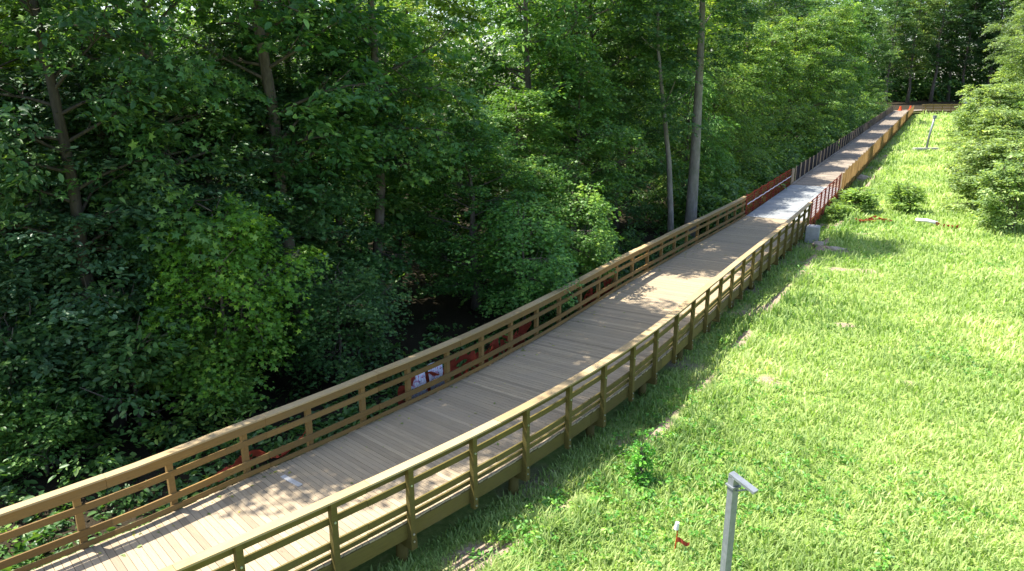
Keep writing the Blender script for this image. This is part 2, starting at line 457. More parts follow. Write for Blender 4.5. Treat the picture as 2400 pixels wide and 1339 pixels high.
# cross beams and piles under every second post
for k, s in enumerate(post_s + [S_RAIL + 1.7 + 3.55 * i for i in range(9)]):
    if k < len(post_s) and k % 2: continue
    f, l = frame(s); mb = MB()
    M = Matrix.Translation(P(s, 0, 0)) @ Matrix(((l.x, f.x, 0, 0), (l.y, f.y, 0, 0), (0, 0, 1, 0), (0, 0, 0, 1)))
    mb.box((0.02, -0.075, 0.27), (W - 0.02, 0.075, 0.497), M, random.random()); mb.build('cross_beam', M_RAILG, bw)
    for t in (0.45, 3.9):
        q = MB(); q.tube([P(s, t, -0.5), P(s, t, 0.268)], [0.13, 0.13], 12, random.random()); q.build('pile', M_RAILG, bw, smooth=True)

def post_mesh(h, zb, side):
    """origin on the walk line, x to the left of travel, y along; side +1: rails on +x"""
    mb = MB(); a = 0.062; c = 0.04
    mb.box((-a, -a, zb + c), (a, a, h), None, random.random())
    mb.v += []                                              # chamfered foot
    b = len(mb.v)
    mb.v += [(-a, -a, zb + c), (a, -a, zb + c), (a, a, zb + c), (-a, a, zb + c), (-a + c, -a + c, zb), (a - c, -a + c, zb), (a - c, a - c, zb), (-a + c, a - c, zb)]
    for q in ((0, 1, 5, 4), (1, 2, 6, 5), (2, 3, 7, 6), (3, 0, 4, 7), (7, 6, 5, 4)):
        mb.f.append([b + i for i in q][::-1]); mb.var.append(0.5); mb.mi.append(0); mb.uv += [(0, 0), (.1, 0), (.1, .1), (0, .1)]
    faces = []
    zs = (0.45, 0.62, ZD + 0.85) if side > 0 else (1.72, 1.25)
    for z in zs:
        n = 10; r = 0.022; x0 = -a if side > 0 else -a - 0.040; x1 = x0 - 0.016
        b = len(mb.v)
        for x in (x0, x1):
            for k in range(n): mb.v.append((x, r * math.cos(6.2832 * k / n), z + r * math.sin(6.2832 * k / n)))
        for k in range(n):
            mb.f.append([b + k, b + (k + 1) % n, b + n + (k + 1) % n, b + n + k]); mb.var.append(.5); mb.mi.append(1); mb.uv += [(0, 0)] * 4
        mb.f.append([b + n + k for k in range(n)]); mb.var.append(.5); mb.mi.append(1); mb.uv += [(0, 0)] * n
    return mb
def railing(side, s_from, s_to, posts, mat, label, capmat=M_CAP):
    """side 0: right edge (posts outside, boards inside); side 1: left edge, mirrored"""
    T_ = (lambda t: t) if side == 0 else (lambda t: W - t)
    def sw(name, ta, tb, z0, z1, jo=4 * SP / 2, m=None):
        mb = MB(); a, b = sorted((T_(ta), T_(tb))); sweep(mb, s_from, s_to, a, b, z0, z1, joints=jo); return mb.build(name, m or mat, r)
    r = bpy.data.objects.new('railing', None); COL.objects.link(r); r.parent = bw
    r.matrix_parent_inverse = Matrix.Translation(bw.location).inverted(); r['label'] = label
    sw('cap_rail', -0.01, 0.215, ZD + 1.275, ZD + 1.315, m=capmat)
    sw('top_rail', 0.143, 0.183, ZD + 1.075, ZD + 1.272)
    sw('mid_rail', 0.143, 0.183, ZD + 0.775, ZD + 0.915)
    sw('lower_rail', 0.143, 0.183, ZD + 0.255, ZD + 0.405)
    sw('curb_rail', 0.190, 0.235, ZD + 0.05, ZD + 0.15)
    base = None
    for s in posts:
        f, l = frame(s)
        m = post_mesh(ZD + 1.272, 0.34, 1).mesh('railing_post') if base is None else base
        base = m
        if len(m.materials) == 0: m.materials.append(mat); m.materials.append(M_BOLT)
        o = bpy.data.objects.new('railing_post', m); COL.objects.link(o); o.parent = r
        p = P(s, T_(0.086), 0)
        ang = math.atan2(l.y, l.x) + (0 if side == 0 else math.pi)
        o.location = p - Vector(bw.location) * 0; o.matrix_parent_inverse = Matrix.Identity(4)
        o.rotation_euler = (random.uniform(-.008, .008), random.uniform(-.008, .008), ang + random.uniform(-.02, .02))
    return r
railing(0, -9, S_RAIL, post_s, M_RAILG, 'olive toned right hand railing with its posts on the outside')
railing(1, -9, S_RAIL + 0.3, [s + 0.25 for s in post_s if s + 0.25 < S_RAIL + 0.2], M_RAIL, 'warm tan left hand railing with its boards facing the deck')
far_posts = [S_TURN + 6 + 2.0 * k for k in range(12)]
railing(0, S_TURN + 5, S_END, far_posts, M_RAIL, 'short pale railing at the far bend')
# curb boards on the left of the deck past the finished railing
mb = MB(); sweep(mb, 53, 170, W - 0.42, W - 0.22, ZD, ZD + 0.09, joints=3.6); mb.build('curb_rail', M_DECKF, bw)

# ------------------------------------------------------------------ orange net, silt fabric
def wavy(s, seed): return 0.5 * math.sin(s * 2.1 + seed) + 0.5 * math.sin(s * 0.83 + seed * 2.3)
def net_fence(name, t, s0, s1, z0, z1, label, seed, stakes, pitch=0.17, sag=0.05, rope=False):
    root = thing(name, P((s0 + s1) / 2, t, z0), label, 'safety fence')
    mb = MB()
    def pt(s, z):
        k = (z - z0) / (z1 - z0)
        return P(s, t + 0.06 * wavy(s, seed) * (1 - k * 0.6), z - sag * (0.5 + 0.5 * math.sin(s * 2.6 + seed)) * k)
    wdt = 0.045
    nz = int((z1 - z0) / pitch)
    ss = np.arange(s0, s1 + 0.01, 0.3)
    for i in range(nz + 1):
        z = z0 + (z1 - z0) * i / nz; w = 0.09 if i in (0, nz) else wdt
        for a, b in zip(ss[:-1], ss[1:]):
            mb.poly([pt(a, z - w / 2), pt(b, z - w / 2), pt(b, z + w / 2), pt(a, z + w / 2)], random.random())
    for s in np.arange(s0, s1, pitch):
        for i in range(4):
            a = z0 + (z1 - z0) * i / 4; b = z0 + (z1 - z0) * (i + 1) / 4
            mb.poly([pt(s, a), pt(s + wdt, a), pt(s + wdt, b), pt(s, b)], random.random())
    o = mb.build('net', M_NET, root)
    for s in stakes:
        q = MB(); p = P(s, t - 0.05 if t < 2 else t + 0.05, 0); f, l = frame(s)
        M = Matrix.Translation(p) @ Matrix(((l.x, f.x, 0, 0), (l.y, f.y, 0, 0), (0, 0, 1, 0), (0, 0, 0, 1)))
        q.box((-0.045, -0.045, 0.4), (0.045, 0.045, z1 + 0.06), M); q.build('stake', M_STAKED, root)
    if rope:
        q = MB(); sp = np.arange(s0, s1 + .1, 0.8)
        q.tube([P(s, t - 0.12, z0 + 0.62 * (z1 - z0) + 0.02 * math.sin(s * 4)) for s in sp], [0.03] * len(sp), 6); q.build('rope', M_WHITE, root, smooth=True)
    return root
net_fence('orange_net_fence', 0.12, 36.9, 52.0, 0.55, ZD + 1.3, 'orange plastic net fence along the right edge of the pale sheet decking', 1.0, list(np.arange(37.2, 52.3, 1.9)))
net_fence('orange_net_fence', W - 0.12, 37.2, 53.0, ZD - 0.1, ZD + 1.3, 'orange net fence with white rope along the left edge of the pale sheet decking', 2.2, list(np.arange(37.6, 53, 2.2)), rope=True)

def fabric_fence(name, t, s0, s1, z0, z1, mat, label, seed, gap, stakemat, lightpanel=False):
    root = thing(name, P((s0 + s1) / 2, t, z0), label, 'silt fence')
    mb = MB(); ss = np.arange(s0, s1 + 0.01, 0.35); zs = np.linspace(z0, z1, 4)
    def pt(s, z):
        k = (z - z0) / (z1 - z0); m = abs(math.sin(math.pi * (s - s0) / gap))
        return P(s, t + 0.05 * wavy(s * 1.7, seed) * m, z - 0.07 * m * k - 0.03 * k * math.sin(s * 0.7 + seed))
    for a, b in zip(ss[:-1], ss[1:]):
        for c, d in zip(zs[:-1], zs[1:]):
            mb.poly([pt(a, c), pt(b, c), pt(b, d), pt(a, d)], random.random(), uv=[(a, c), (b, c), (b, d), (a, d)])
    mb.build('fabric', mat, root, smooth=True)
    n = 0; s = s0
    while s <= s1 + 0.01 and n < 95:
        q = MB(); p = P(s, t - (0.06 if t > 2 else -0.06), 0); f, l = frame(s)
        M = Matrix.Translation(p) @ Matrix(((l.x, f.x, 0, 0), (l.y, f.y, 0, 0), (0, 0, 1, 0), (0, 0, 0, 1)))
        q.box((-0.035, -0.05, z0 + (0.0 if t > 2 else 0.02)), (0.035, 0.05, z1 + random.uniform(0.0, 0.09)), M, random.random()); q.build('stake', stakemat, root)
        s += gap; n += 1
    return root
fabric_fence('dark_fabric_fence', W - 0.14, 54.8, S_TURN, ZD, ZD + 1.32, M_DARK, 'dark grey fabric fence on wooden stakes along the left of the far deck', 0.4, 2.3, M_STAKE)
fabric_fence('pale_fence_panel', W - 0.16, 53.0, 54.7, ZD - 0.05, ZD + 1.3, M_STAKE, 'pale wooden fence panel between the orange net and the dark fabric fence', 0.9, 1.7, M_STAKE)
fabric_fence('tan_fabric_fence', 0.1, 52.2, S_TURN, 0.32, ZD + 1.3, M_TAN, 'golden tan fabric fence along the right of the far deck', 1.7, 2.4, M_STAKE)

# ------------------------------------------------------------------ leaves
STAR_V = []
for i in range(5):
    a = math.pi / 2 + i * 2 * math.pi / 5
    STAR_V.append((math.sin(a - math.pi / 2) * 0.55, 0.48 + 0.52 * math.cos(a - math.pi / 2), -0.06))
    b = a + math.pi / 5
    STAR_V.append((math.sin(b - math.pi / 2) * 0.24, 0.46 + 0.22 * math.cos(b - math.pi / 2), 0.05))
STAR = (np.array([(0, 0.45, 0.05)] + STAR_V), np.array([(0, 10 if i == 0 else 2 * i, 2 * i + 1, 2 * i + 2) for i in range(5)]))
OVAL = (np.array([(0, 0, 0), (0.24, 0.28, 0.06), (0.22, 0.68, 0.05), (0, 1.0, -0.08), (-0.22, 0.68, 0.05), (-0.24, 0.28, 0.06)]), np.array([(0, 1, 2, 3), (0, 3, 4, 5)]))
NARROW = (np.array([(0, 0, 0), (0.11, 0.4, 0.03), (0, 1.0, -0.1), (-0.11, 0.4, 0.03)]), np.array([(0, 1, 2, 3)]))
def unit(v): return v / np.maximum(np.linalg.norm(v, axis=-1, keepdims=True), 1e-9)
def leaf_mesh(name, C, Dr, Nn, size, var, shape):
    TV, TF = shape; K = len(TV)
    Dr = unit(Dr); Sx = unit(np.cross(Dr, Nn)); Nz = np.cross(Sx, Dr)
    V = C[:, None, :] + size[:, None, None] * (Sx[:, None, :] * TV[None, :, 0, None] + Dr[:, None, :] * TV[None, :, 1, None] + Nz[:, None, :] * TV[None, :, 2, None])
    F = (np.arange(len(C)) * K)[:, None, None] + TF[None]
    return numpy_mesh(name, V.reshape(-1, 3), F.reshape(-1, TF.shape[1]), np.repeat(var, K))

def sprays(r, O, A, n_leaf, length, width, size, droop=0.35, tilt=0.5, sv=0.42):
    """leaves along twigs: O (m,3) twig roots, A (m,3) twig directions"""
    m = len(O); N = m * n_leaf
    O = np.repeat(O, n_leaf, 0); A = np.repeat(unit(A), n_leaf, 0); L = np.repeat(length * r.uniform(0.6, 1.3, m), n_leaf)
    tv = np.repeat(r.normal(0, 0.2, m), n_leaf)
    t = r.uniform(0.05, 1, N); side = unit(np.cross(A, np.array([0, 0, 1.0])) + 1e-6)
    w = r.normal(0, 1, N) * width * (1.1 - t * 0.6)
    C = O + A * (L * t)[:, None] + side * w[:, None]
    C[:, 2] += r.normal(0, 0.10, N) * width * 2 - droop * L * t * t - 0.25 * np.abs(w)
    Dr = A * r.uniform(0.3, 1.0, N)[:, None] + side * np.sign(w)[:, None] * r.uniform(0.2, 1.0, N)[:, None] + r.normal(0, 0.25, (N, 3))
    Dr[:, 2] -= r.uniform(0.1, 0.9, N) * droop * 1.6
    Nn = np.array([0, 0, 1.0]) + A * 0.35 + r.normal(0, tilt, (N, 3))
    sz = size * r.uniform(1 - sv * 1.4, 1 + sv, N)
    var = np.clip(0.45 + r.normal(0, 0.2, N) + tv, 0, 1)
    return C, Dr, Nn, sz, var

def tree_parts(seed, H, R, base, limbs, spr, leaves, lsize, shape, trunk_r, droop=0.35, rising=0.35, lean=(0, 0), spread=0.55, top=1.0, twig=1.1, width=0.28, dome=False):
    """returns trunk MB and the crown's leaf mesh, both with the origin at the foot"""
    r = np.random.default_rng(seed); random.seed(seed)
    mb = MB()
    k = np.linspace(0, 1, 9); wob_ = r.normal(0, 0.012 * H, (9, 2)).cumsum(0) * 0.5; wob_ -= wob_[0]
    axis_ = [Vector((lean[0] * a * a * H + wob_[i, 0], lean[1] * a * a * H + wob_[i, 1], a * H * 0.97 - (0.25 if i == 0 else 0))) for i, a in enumerate(k)]
    rad = [trunk_r * (1.35 if i == 0 else 1) * (1 - 0.93 * a ** 1.1) + 0.012 for i, a in enumerate(k)]
    mb.tube(axis_, rad, 9)
    ax = np.array([tuple(p) for p in axis_])
    def axp(a): return np.array([np.interp(a, k, ax[:, j]) for j in range(3)])
    OO, AA = [], []
    for i in range(limbs):
        a = base + (0.98 - base) * ((i + r.uniform(0, 1)) / limbs)
        az = i * 2.4 + r.normal(0, 0.5)
        q = (a - base) / (1 - base)
        prof = (0.72 + 0.5 * q if q < 0.35 else (1.0 - ((q - 0.35) / 0.65) ** 1.7 * 0.78)) * top
        if dome: prof = math.sqrt(max(0.12, 1 - (q * 0.97) ** 2.2))
        ln = R * prof * r.uniform(0.62, 1.25)
        el = rising + 0.55 * q + r.normal(0, 0.15)
        d = np.array([math.cos(az) * math.cos(el), math.sin(az) * math.cos(el), math.sin(el)])
        p0 = axp(a); bend = r.normal(0, 0.12, 3)
        tt = np.linspace(0, 1, 5)
        pts = np.array([p0 + d * ln * x + bend * ln * x * x + np.array([0, 0, -0.28 * droop * ln * x * x]) for x in tt])
        mb.tube([Vector(p) for p in pts], [max(0.012, trunk_r * 0.33 * (1 - a * 0.55) * (1 - 0.85 * x)) for x in tt], 5, cap=False)
        ns = max(4, int(spr * (0.5 + 0.5 * prof) * r.uniform(0.8, 1.2)))
        x = r.uniform(0.22, 1.0, ns) ** 0.75
        root = np.stack([np.interp(x, tt, pts[:, j]) for j in range(3)], 1)
        side = unit(np.cross(d, [0, 0, 1.0]))
        off = r.normal(0, spread, ns) * (1.15 - 0.5 * x) * min(ln, 3.2) * 0.55
        root = root + side * off[:, None] + np.stack([np.zeros(ns), np.zeros(ns), r.normal(0, 0.32, ns)], 1)
        dirs = d * 0.8 + side * np.sign(off)[:, None] * r.uniform(0.2, 0.9, (ns, 1)) + r.normal(0, 0.3, (ns, 3))
        dirs[:, 2] = dirs[:, 2] * 0.5 - 0.1 * droop
        OO.append(root); AA.append(dirs)
        for j in range(0, ns, 3):                            # twigs that show in the gaps
            s0 = np.array([np.interp(max(0, x[j] - 0.15), tt, pts[:, c]) for c in range(3)])
            mb.tube([Vector(s0), Vector((s0 + root[j]) / 2 + r.normal(0, .05, 3)), Vector(root[j])], [0.022, 0.016, 0.008], 4, cap=False)
    OO = np.concatenate(OO); AA = np.concatenate(AA)
    C, Dr, Nn, sz, var = sprays(r, OO, AA, leaves, twig, width, lsize, droop)
    return mb.mesh('trunk', smooth=True), leaf_mesh('crown', C, Dr, Nn, sz, var, shape)

KIND = {}
def kind(name, **k):
    KIND[name] = tree_parts(**k)
kind('gum1', seed=11, H=13, R=3.6, base=0.10, limbs=34, spr=26, leaves=46, lsize=0.165, shape=STAR, trunk_r=0.20, droop=0.45)
kind('gum2', seed=12, H=13, R=3.3, base=0.16, limbs=30, spr=26, leaves=46, lsize=0.165, shape=STAR, trunk_r=0.18, droop=0.5)
kind('oak1', seed=21, H=13, R=4.2, base=0.08, limbs=38, spr=30, leaves=42, lsize=0.165, shape=OVAL, trunk_r=0.24, droop=0.3)
kind('oak2', seed=22, H=13, R=3.9, base=0.12, limbs=34, spr=28, leaves=42, lsize=0.165, shape=OVAL, trunk_r=0.22, droop=0.4)
kind('fern', seed=31, H=12, R=3.6, base=0.08, limbs=36, spr=24, leaves=44, lsize=0.24, shape=NARROW, trunk_r=0.16, droop=0.7, twig=1.3)
kind('tall', seed=41, H=20, R=4.0, base=0.27, limbs=38, spr=17, leaves=40, lsize=0.205, shape=OVAL, trunk_r=0.22, droop=0.35, rising=0.40)
kind('tall2', seed=42, H=20, R=3.8, base=0.25, limbs=38, spr=17, leaves=40, lsize=0.20, shape=STAR, trunk_r=0.20, droop=0.45, rising=0.35)
kind('sap', seed=51, H=6.5, R=2.1, base=0.25, limbs=15, spr=20, leaves=46, lsize=0.14, shape=STAR, trunk_r=0.06, droop=0.9, twig=0.9)
kind('bush', seed=61, H=3.2, R=1.9, base=0.03, limbs=26, spr=14, leaves=30, lsize=0.17, shape=OVAL, trunk_r=0.05, droop=0.3, rising=0.5, twig=0.7, dome=True)
kind('bigbush', seed=62, H=6, R=3.6, base=0.02, limbs=44, spr=22, leaves=30, lsize=0.22, shape=OVAL, trunk_r=0.10, droop=0.3, rising=0.4, twig=0.9, dome=True)
kind('clump', seed=64, H=1.5, R=1.3, base=0.02, limbs=40, spr=7, leaves=12, lsize=0.36, shape=NARROW, trunk_r=0.015, droop=0.25, rising=0.9, twig=0.5, width=0.16, dome=True)
kind('weed', seed=63, H=0.9, R=0.55, base=0.02, limbs=20, spr=6, leaves=16, lsize=0.11, shape=OVAL, trunk_r=0.015, droop=0.3, rising=0.7, twig=0.25, width=0.09)

def plant(name, kd, x, y, label, cat, scale=(1, 1), rz=None, tint=(1, 1, 1), leaf=None, bark=None, group=None, lean=0.0):
    tm, cm = KIND[kd]
    o = thing(name, (x, y, gz(x, y)), label, cat, group)
    o.rotation_euler = (0, lean, random.uniform(0, 6.28) if rz is None else rz); o.scale = (scale[0], scale[0], scale[1])
    for nm, me, mat in (('trunk', tm, bark or M_BARK), ('crown', cm, leaf or M_LEAF)):
        if len(me.materials) == 0: me.materials.append(mat)
        c = bpy.data.objects.new(nm if cat == 'tree' else {'trunk': 'stem', 'crown': 'foliage'}[nm], me); COL.objects.link(c); c.parent = o
        c.material_slots[0].link = 'OBJECT'; c.material_slots[0].material = mat
        if nm == 'crown': c.color = (*tint, 1)
    return o

# ------------------------------------------------------------------ woods on the left of the walk
random.seed(5)
DKB = (0.98, 1.05, 0.95); MID = (0.85, 0.97, 0.82); YEL_SUN = (2.2, 1.9, 0.75); BRT = (1.3, 1.4, 0.8); OLV = (1.5, 1.3, 0.95)  # yellow tint: sun shining through leaves put into their colour
def side_tree(kd, s, d, label, **k):
    p = P(s, W + d); return plant('broadleaf_tree' if 'name' not in k else k.pop('name'), kd, p.x, p.y, label, 'tree', **k)
front = [
 # kind, s, d, scale, tint (far ones brighter, sunlight put into the colour), leaf, label
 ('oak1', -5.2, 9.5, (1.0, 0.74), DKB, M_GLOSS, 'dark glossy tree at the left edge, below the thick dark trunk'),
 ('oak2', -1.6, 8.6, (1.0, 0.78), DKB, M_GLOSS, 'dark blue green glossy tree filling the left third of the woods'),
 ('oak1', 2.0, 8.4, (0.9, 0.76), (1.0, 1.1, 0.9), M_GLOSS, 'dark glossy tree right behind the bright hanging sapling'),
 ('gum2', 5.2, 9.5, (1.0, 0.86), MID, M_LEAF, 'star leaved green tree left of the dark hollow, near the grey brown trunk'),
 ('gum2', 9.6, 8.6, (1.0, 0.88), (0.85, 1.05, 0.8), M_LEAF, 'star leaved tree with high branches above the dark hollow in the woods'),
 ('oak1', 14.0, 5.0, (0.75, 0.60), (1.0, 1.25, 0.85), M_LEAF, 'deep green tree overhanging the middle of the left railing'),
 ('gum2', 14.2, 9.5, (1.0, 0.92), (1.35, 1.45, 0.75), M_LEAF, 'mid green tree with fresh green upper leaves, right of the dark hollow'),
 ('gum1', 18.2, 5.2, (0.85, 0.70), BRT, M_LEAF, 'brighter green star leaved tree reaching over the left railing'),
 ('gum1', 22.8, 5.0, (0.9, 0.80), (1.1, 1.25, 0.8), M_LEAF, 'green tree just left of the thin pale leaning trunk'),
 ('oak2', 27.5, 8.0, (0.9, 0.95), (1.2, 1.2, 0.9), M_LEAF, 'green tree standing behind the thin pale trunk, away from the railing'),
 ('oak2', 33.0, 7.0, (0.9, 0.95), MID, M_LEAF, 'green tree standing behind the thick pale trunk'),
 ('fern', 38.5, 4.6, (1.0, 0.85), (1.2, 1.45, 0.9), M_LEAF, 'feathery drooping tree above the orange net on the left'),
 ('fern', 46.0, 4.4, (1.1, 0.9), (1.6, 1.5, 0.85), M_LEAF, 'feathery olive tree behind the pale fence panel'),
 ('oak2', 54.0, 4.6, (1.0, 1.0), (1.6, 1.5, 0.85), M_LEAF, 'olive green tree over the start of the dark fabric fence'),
 ('gum2', 64.0, 4.8, (1.1, 1.05), (1.6, 1.5, 0.85), M_LEAF, 'sunlit yellowish tree half way along the dark fabric fence'),
 ('oak1', 76.0, 4.8, (1.15, 1.15), (1.6, 1.5, 0.85), M_LEAF, 'broad sunlit pale green tree over the far half of the dark fabric fence'),
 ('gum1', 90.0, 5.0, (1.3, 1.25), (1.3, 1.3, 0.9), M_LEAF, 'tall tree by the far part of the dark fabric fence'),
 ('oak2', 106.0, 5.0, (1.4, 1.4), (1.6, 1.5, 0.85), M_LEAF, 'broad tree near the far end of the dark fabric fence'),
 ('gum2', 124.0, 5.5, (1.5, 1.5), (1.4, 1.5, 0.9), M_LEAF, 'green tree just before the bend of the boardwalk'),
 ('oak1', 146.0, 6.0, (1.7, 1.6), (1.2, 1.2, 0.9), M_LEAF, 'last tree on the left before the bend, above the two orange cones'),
]
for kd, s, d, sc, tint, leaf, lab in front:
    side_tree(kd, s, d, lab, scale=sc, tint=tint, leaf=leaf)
# yellow green sapling, hanging over the near rail
def pix_plant(name, kd, u, v, label, cat, **k):
    p = on_ground(u, v); return plant(name, kd, p.x, p.y, label, cat, **k)
pix_plant('sapling', 'sap', 545, 975, 'bright yellow green sapling hanging out of the dark woods over the near railing', 'tree', scale=(1.05, 0.95), tint=(1.5, 1.65, 0.55))
pix_plant('sapling', 'sap', 1230, 770, 'small green sapling leaning over the middle of the left railing', 'tree', scale=(1.0, 0.75), tint=(1.2, 1.5, 0.9))
pix_plant('sapling', 'sap', 800, 900, 'dim low sapling in the dark hollow under the trees', 'tree', scale=(0.9, 0.6), tint=MID)
pix_plant('sapling', 'sap', 1340, 700, 'light green sapling left of the thin pale trunk', 'tree', scale=(1.0, 0.8), tint=(1.5, 1.6, 0.8))
for u, v, sc, tint, lab in ((60, 1060, (1.1, 1.0), (0.75, 0.85, 0.8), 'shaded bush at the left edge above the near railing'), (330, 1010, (1.15, 1.1), DKB, 'dark bush behind the near railing, left of the bright hanging sapling'),
        (200, 930, (1.3, 1.4), DKB, 'dark bush deeper in the woods at the lower left'), (470, 985, (0.9, 0.75), (1.7, 1.6, 0.9), 'light leaved bush right behind the near railing, under the bright hanging sapling'),
        (110, 1110, (0.7, 0.6), (1.2, 1.3, 0.8), 'small lit bush close to the near railing at the left edge')):
    pix_plant('bush', 'bush', u, v, lab, 'bush', scale=sc, tint=tint)  # lit and shaded look of the bushes put into their tints

# trunks that show
def trunk_tree(name, pix, h, r0, kd, label, bark, tint, scale, leaf=M_LEAF):
    """a tree whose bare trunk shows: pix are the foot and higher points, all at the foot's distance"""
    (u, v) = pix[0]; f = on_ground(u, v)
    o = thing(name, f, label, 'tree'); pts = []
    for (u, v) in pix:
        x = (u - CX) / FPX; y = -(v - CY) / FPX; c, s = math.cos(PITCH), math.sin(PITCH)
        rr = Vector((x, c + y * s, -s + y * c)); t = f.y / rr.y
        pts.append(rr * t + Vector((0, 0, ZC)))
    pts[0] = f - Vector((0, 0, 0.3))
    d = (pts[-1] - pts[-2]).normalized(); z = pts[-1].z
    while z < f.z + h:
        d = (d * 0.7 + Vector((random.uniform(-.12, .12), random.uniform(-.12, .12), 1)) * 0.3).normalized(); pts.append(pts[-1] + d * 2.0); z = pts[-1].z
    mb = MB(); n = len(pts)
    rad = [r0 * (1.25 if i == 0 else 1 - 0.8 * max(0, (p.z - f.z)) / h) for i, p in enumerate(pts)]
    mb.tube(pts, rad, 11)
    for i in range(7):
        k = random.uniform(0.45, 0.9); j = int(k * (n - 1)); a = random.uniform(0, 6.28); p = pts[j]
        e = p + Vector((math.cos(a), math.sin(a), 0.6)) * random.uniform(1.2, 2.4)
        mb.tube([p, (p + e) / 2 + Vector((0, 0, -.1)), e], [rad[j] * 0.4, rad[j] * 0.28, 0.02], 6, cap=False)
    mb.build('trunk', bark, o, smooth=True)
    tm, cm = KIND[kd]
    c = bpy.data.objects.new('crown', cm); COL.objects.link(c); c.parent = o
    hk = {'tall': 20, 'tall2': 20}[kd]
    q = pts[-1]
    c.location = (q.x - f.x, q.y - f.y, q.z - f.z - hk * scale[1] * 0.97); c.scale = (scale[0], scale[0], scale[1])
    c.material_slots[0].link = 'OBJECT'; c.material_slots[0].material = leaf; c.color = (*tint, 1)
    return o
for kd in ('tall', 'tall2'): KIND[kd][1].materials.append(M_LEAF); KIND[kd][0].materials.append(M_BARK)
trunk_tree('pale_trunk_tree', [(1617, 560), (1620, 500), (1628, 380), (1638, 200), (1645, 60)], 19, 0.38, 'tall', 'tall straight tree with a thick pale grey trunk behind the left railing', M_BARKP, MID, (0.9, 0.75))
trunk_tree('thin_trunk_tree', [(1571, 575), (1572, 500), (1568, 380), (1555, 250), (1543, 120)], 16, 0.19, 'tall2', 'slim crooked tree with a thin pale trunk, just left of the thick pale trunk', M_BARKP, MID, (0.8, 0.7))
trunk_tree('dark_trunk_tree', [(120, 760), (85, 300), (55, 130), (35, 30)], 17, 0.30, 'tall', 'tree with a thick dark trunk in the upper left corner', M_BARKD, YEL_SUN, (1, .8))
trunk_tree('grey_trunk_tree', [(715, 760), (705, 480), (690, 300), (668, 100)], 17, 0.22, 'tall2', 'tree with a grey brown trunk half hidden by leaves left of the dark hollow', M_BARK, MID, (1, .8))

# back rows: taller trees, sun through the leaves put into the yellow tints
random.seed(9)
back = [
 (-4.5, 13, 'tall2', (1.0, 0.9), YEL_SUN, 'backlit yellow green tree beside the thick dark trunk in the upper left'),
 (-3.5, 19, 'tall', (1.1, 0.95), YEL_SUN, 'tall backlit yellow green tree above the dark glossy trees on the left'),
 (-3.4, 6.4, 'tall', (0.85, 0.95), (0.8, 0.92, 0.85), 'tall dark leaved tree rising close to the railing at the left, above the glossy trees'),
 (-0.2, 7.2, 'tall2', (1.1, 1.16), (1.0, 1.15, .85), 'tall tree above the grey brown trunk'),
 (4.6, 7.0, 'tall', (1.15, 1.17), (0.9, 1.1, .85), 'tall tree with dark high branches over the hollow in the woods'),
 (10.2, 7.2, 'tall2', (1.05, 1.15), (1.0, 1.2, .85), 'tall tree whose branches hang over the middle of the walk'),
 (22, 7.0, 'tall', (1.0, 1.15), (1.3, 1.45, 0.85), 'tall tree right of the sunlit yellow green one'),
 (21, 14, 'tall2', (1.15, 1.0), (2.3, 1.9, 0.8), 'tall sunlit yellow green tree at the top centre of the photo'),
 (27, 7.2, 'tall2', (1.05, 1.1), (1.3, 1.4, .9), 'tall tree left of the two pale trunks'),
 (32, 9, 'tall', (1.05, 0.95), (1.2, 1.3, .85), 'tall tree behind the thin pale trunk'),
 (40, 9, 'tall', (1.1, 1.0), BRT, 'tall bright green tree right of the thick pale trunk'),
 (48, 9.5, 'tall2', (1.2, 1.05), YEL_SUN, 'tall backlit yellow green tree above the orange net on the left'),
 (58, 11, 'tall', (1.2, 1.05), YEL_SUN, 'tall sunlit tree above the dark fabric fence'),
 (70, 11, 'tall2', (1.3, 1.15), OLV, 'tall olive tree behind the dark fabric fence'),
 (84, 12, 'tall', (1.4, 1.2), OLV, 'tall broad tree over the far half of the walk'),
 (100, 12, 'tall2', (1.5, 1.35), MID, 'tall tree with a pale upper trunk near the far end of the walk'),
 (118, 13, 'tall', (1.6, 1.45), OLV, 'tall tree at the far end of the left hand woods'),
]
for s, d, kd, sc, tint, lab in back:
    side_tree(kd, s, d, lab, scale=sc, tint=tint, name='tall_tree', bark=M_BARKP if 'pale upper' in lab else M_BARKD if 'dark leaved' in lab else M_BARK)

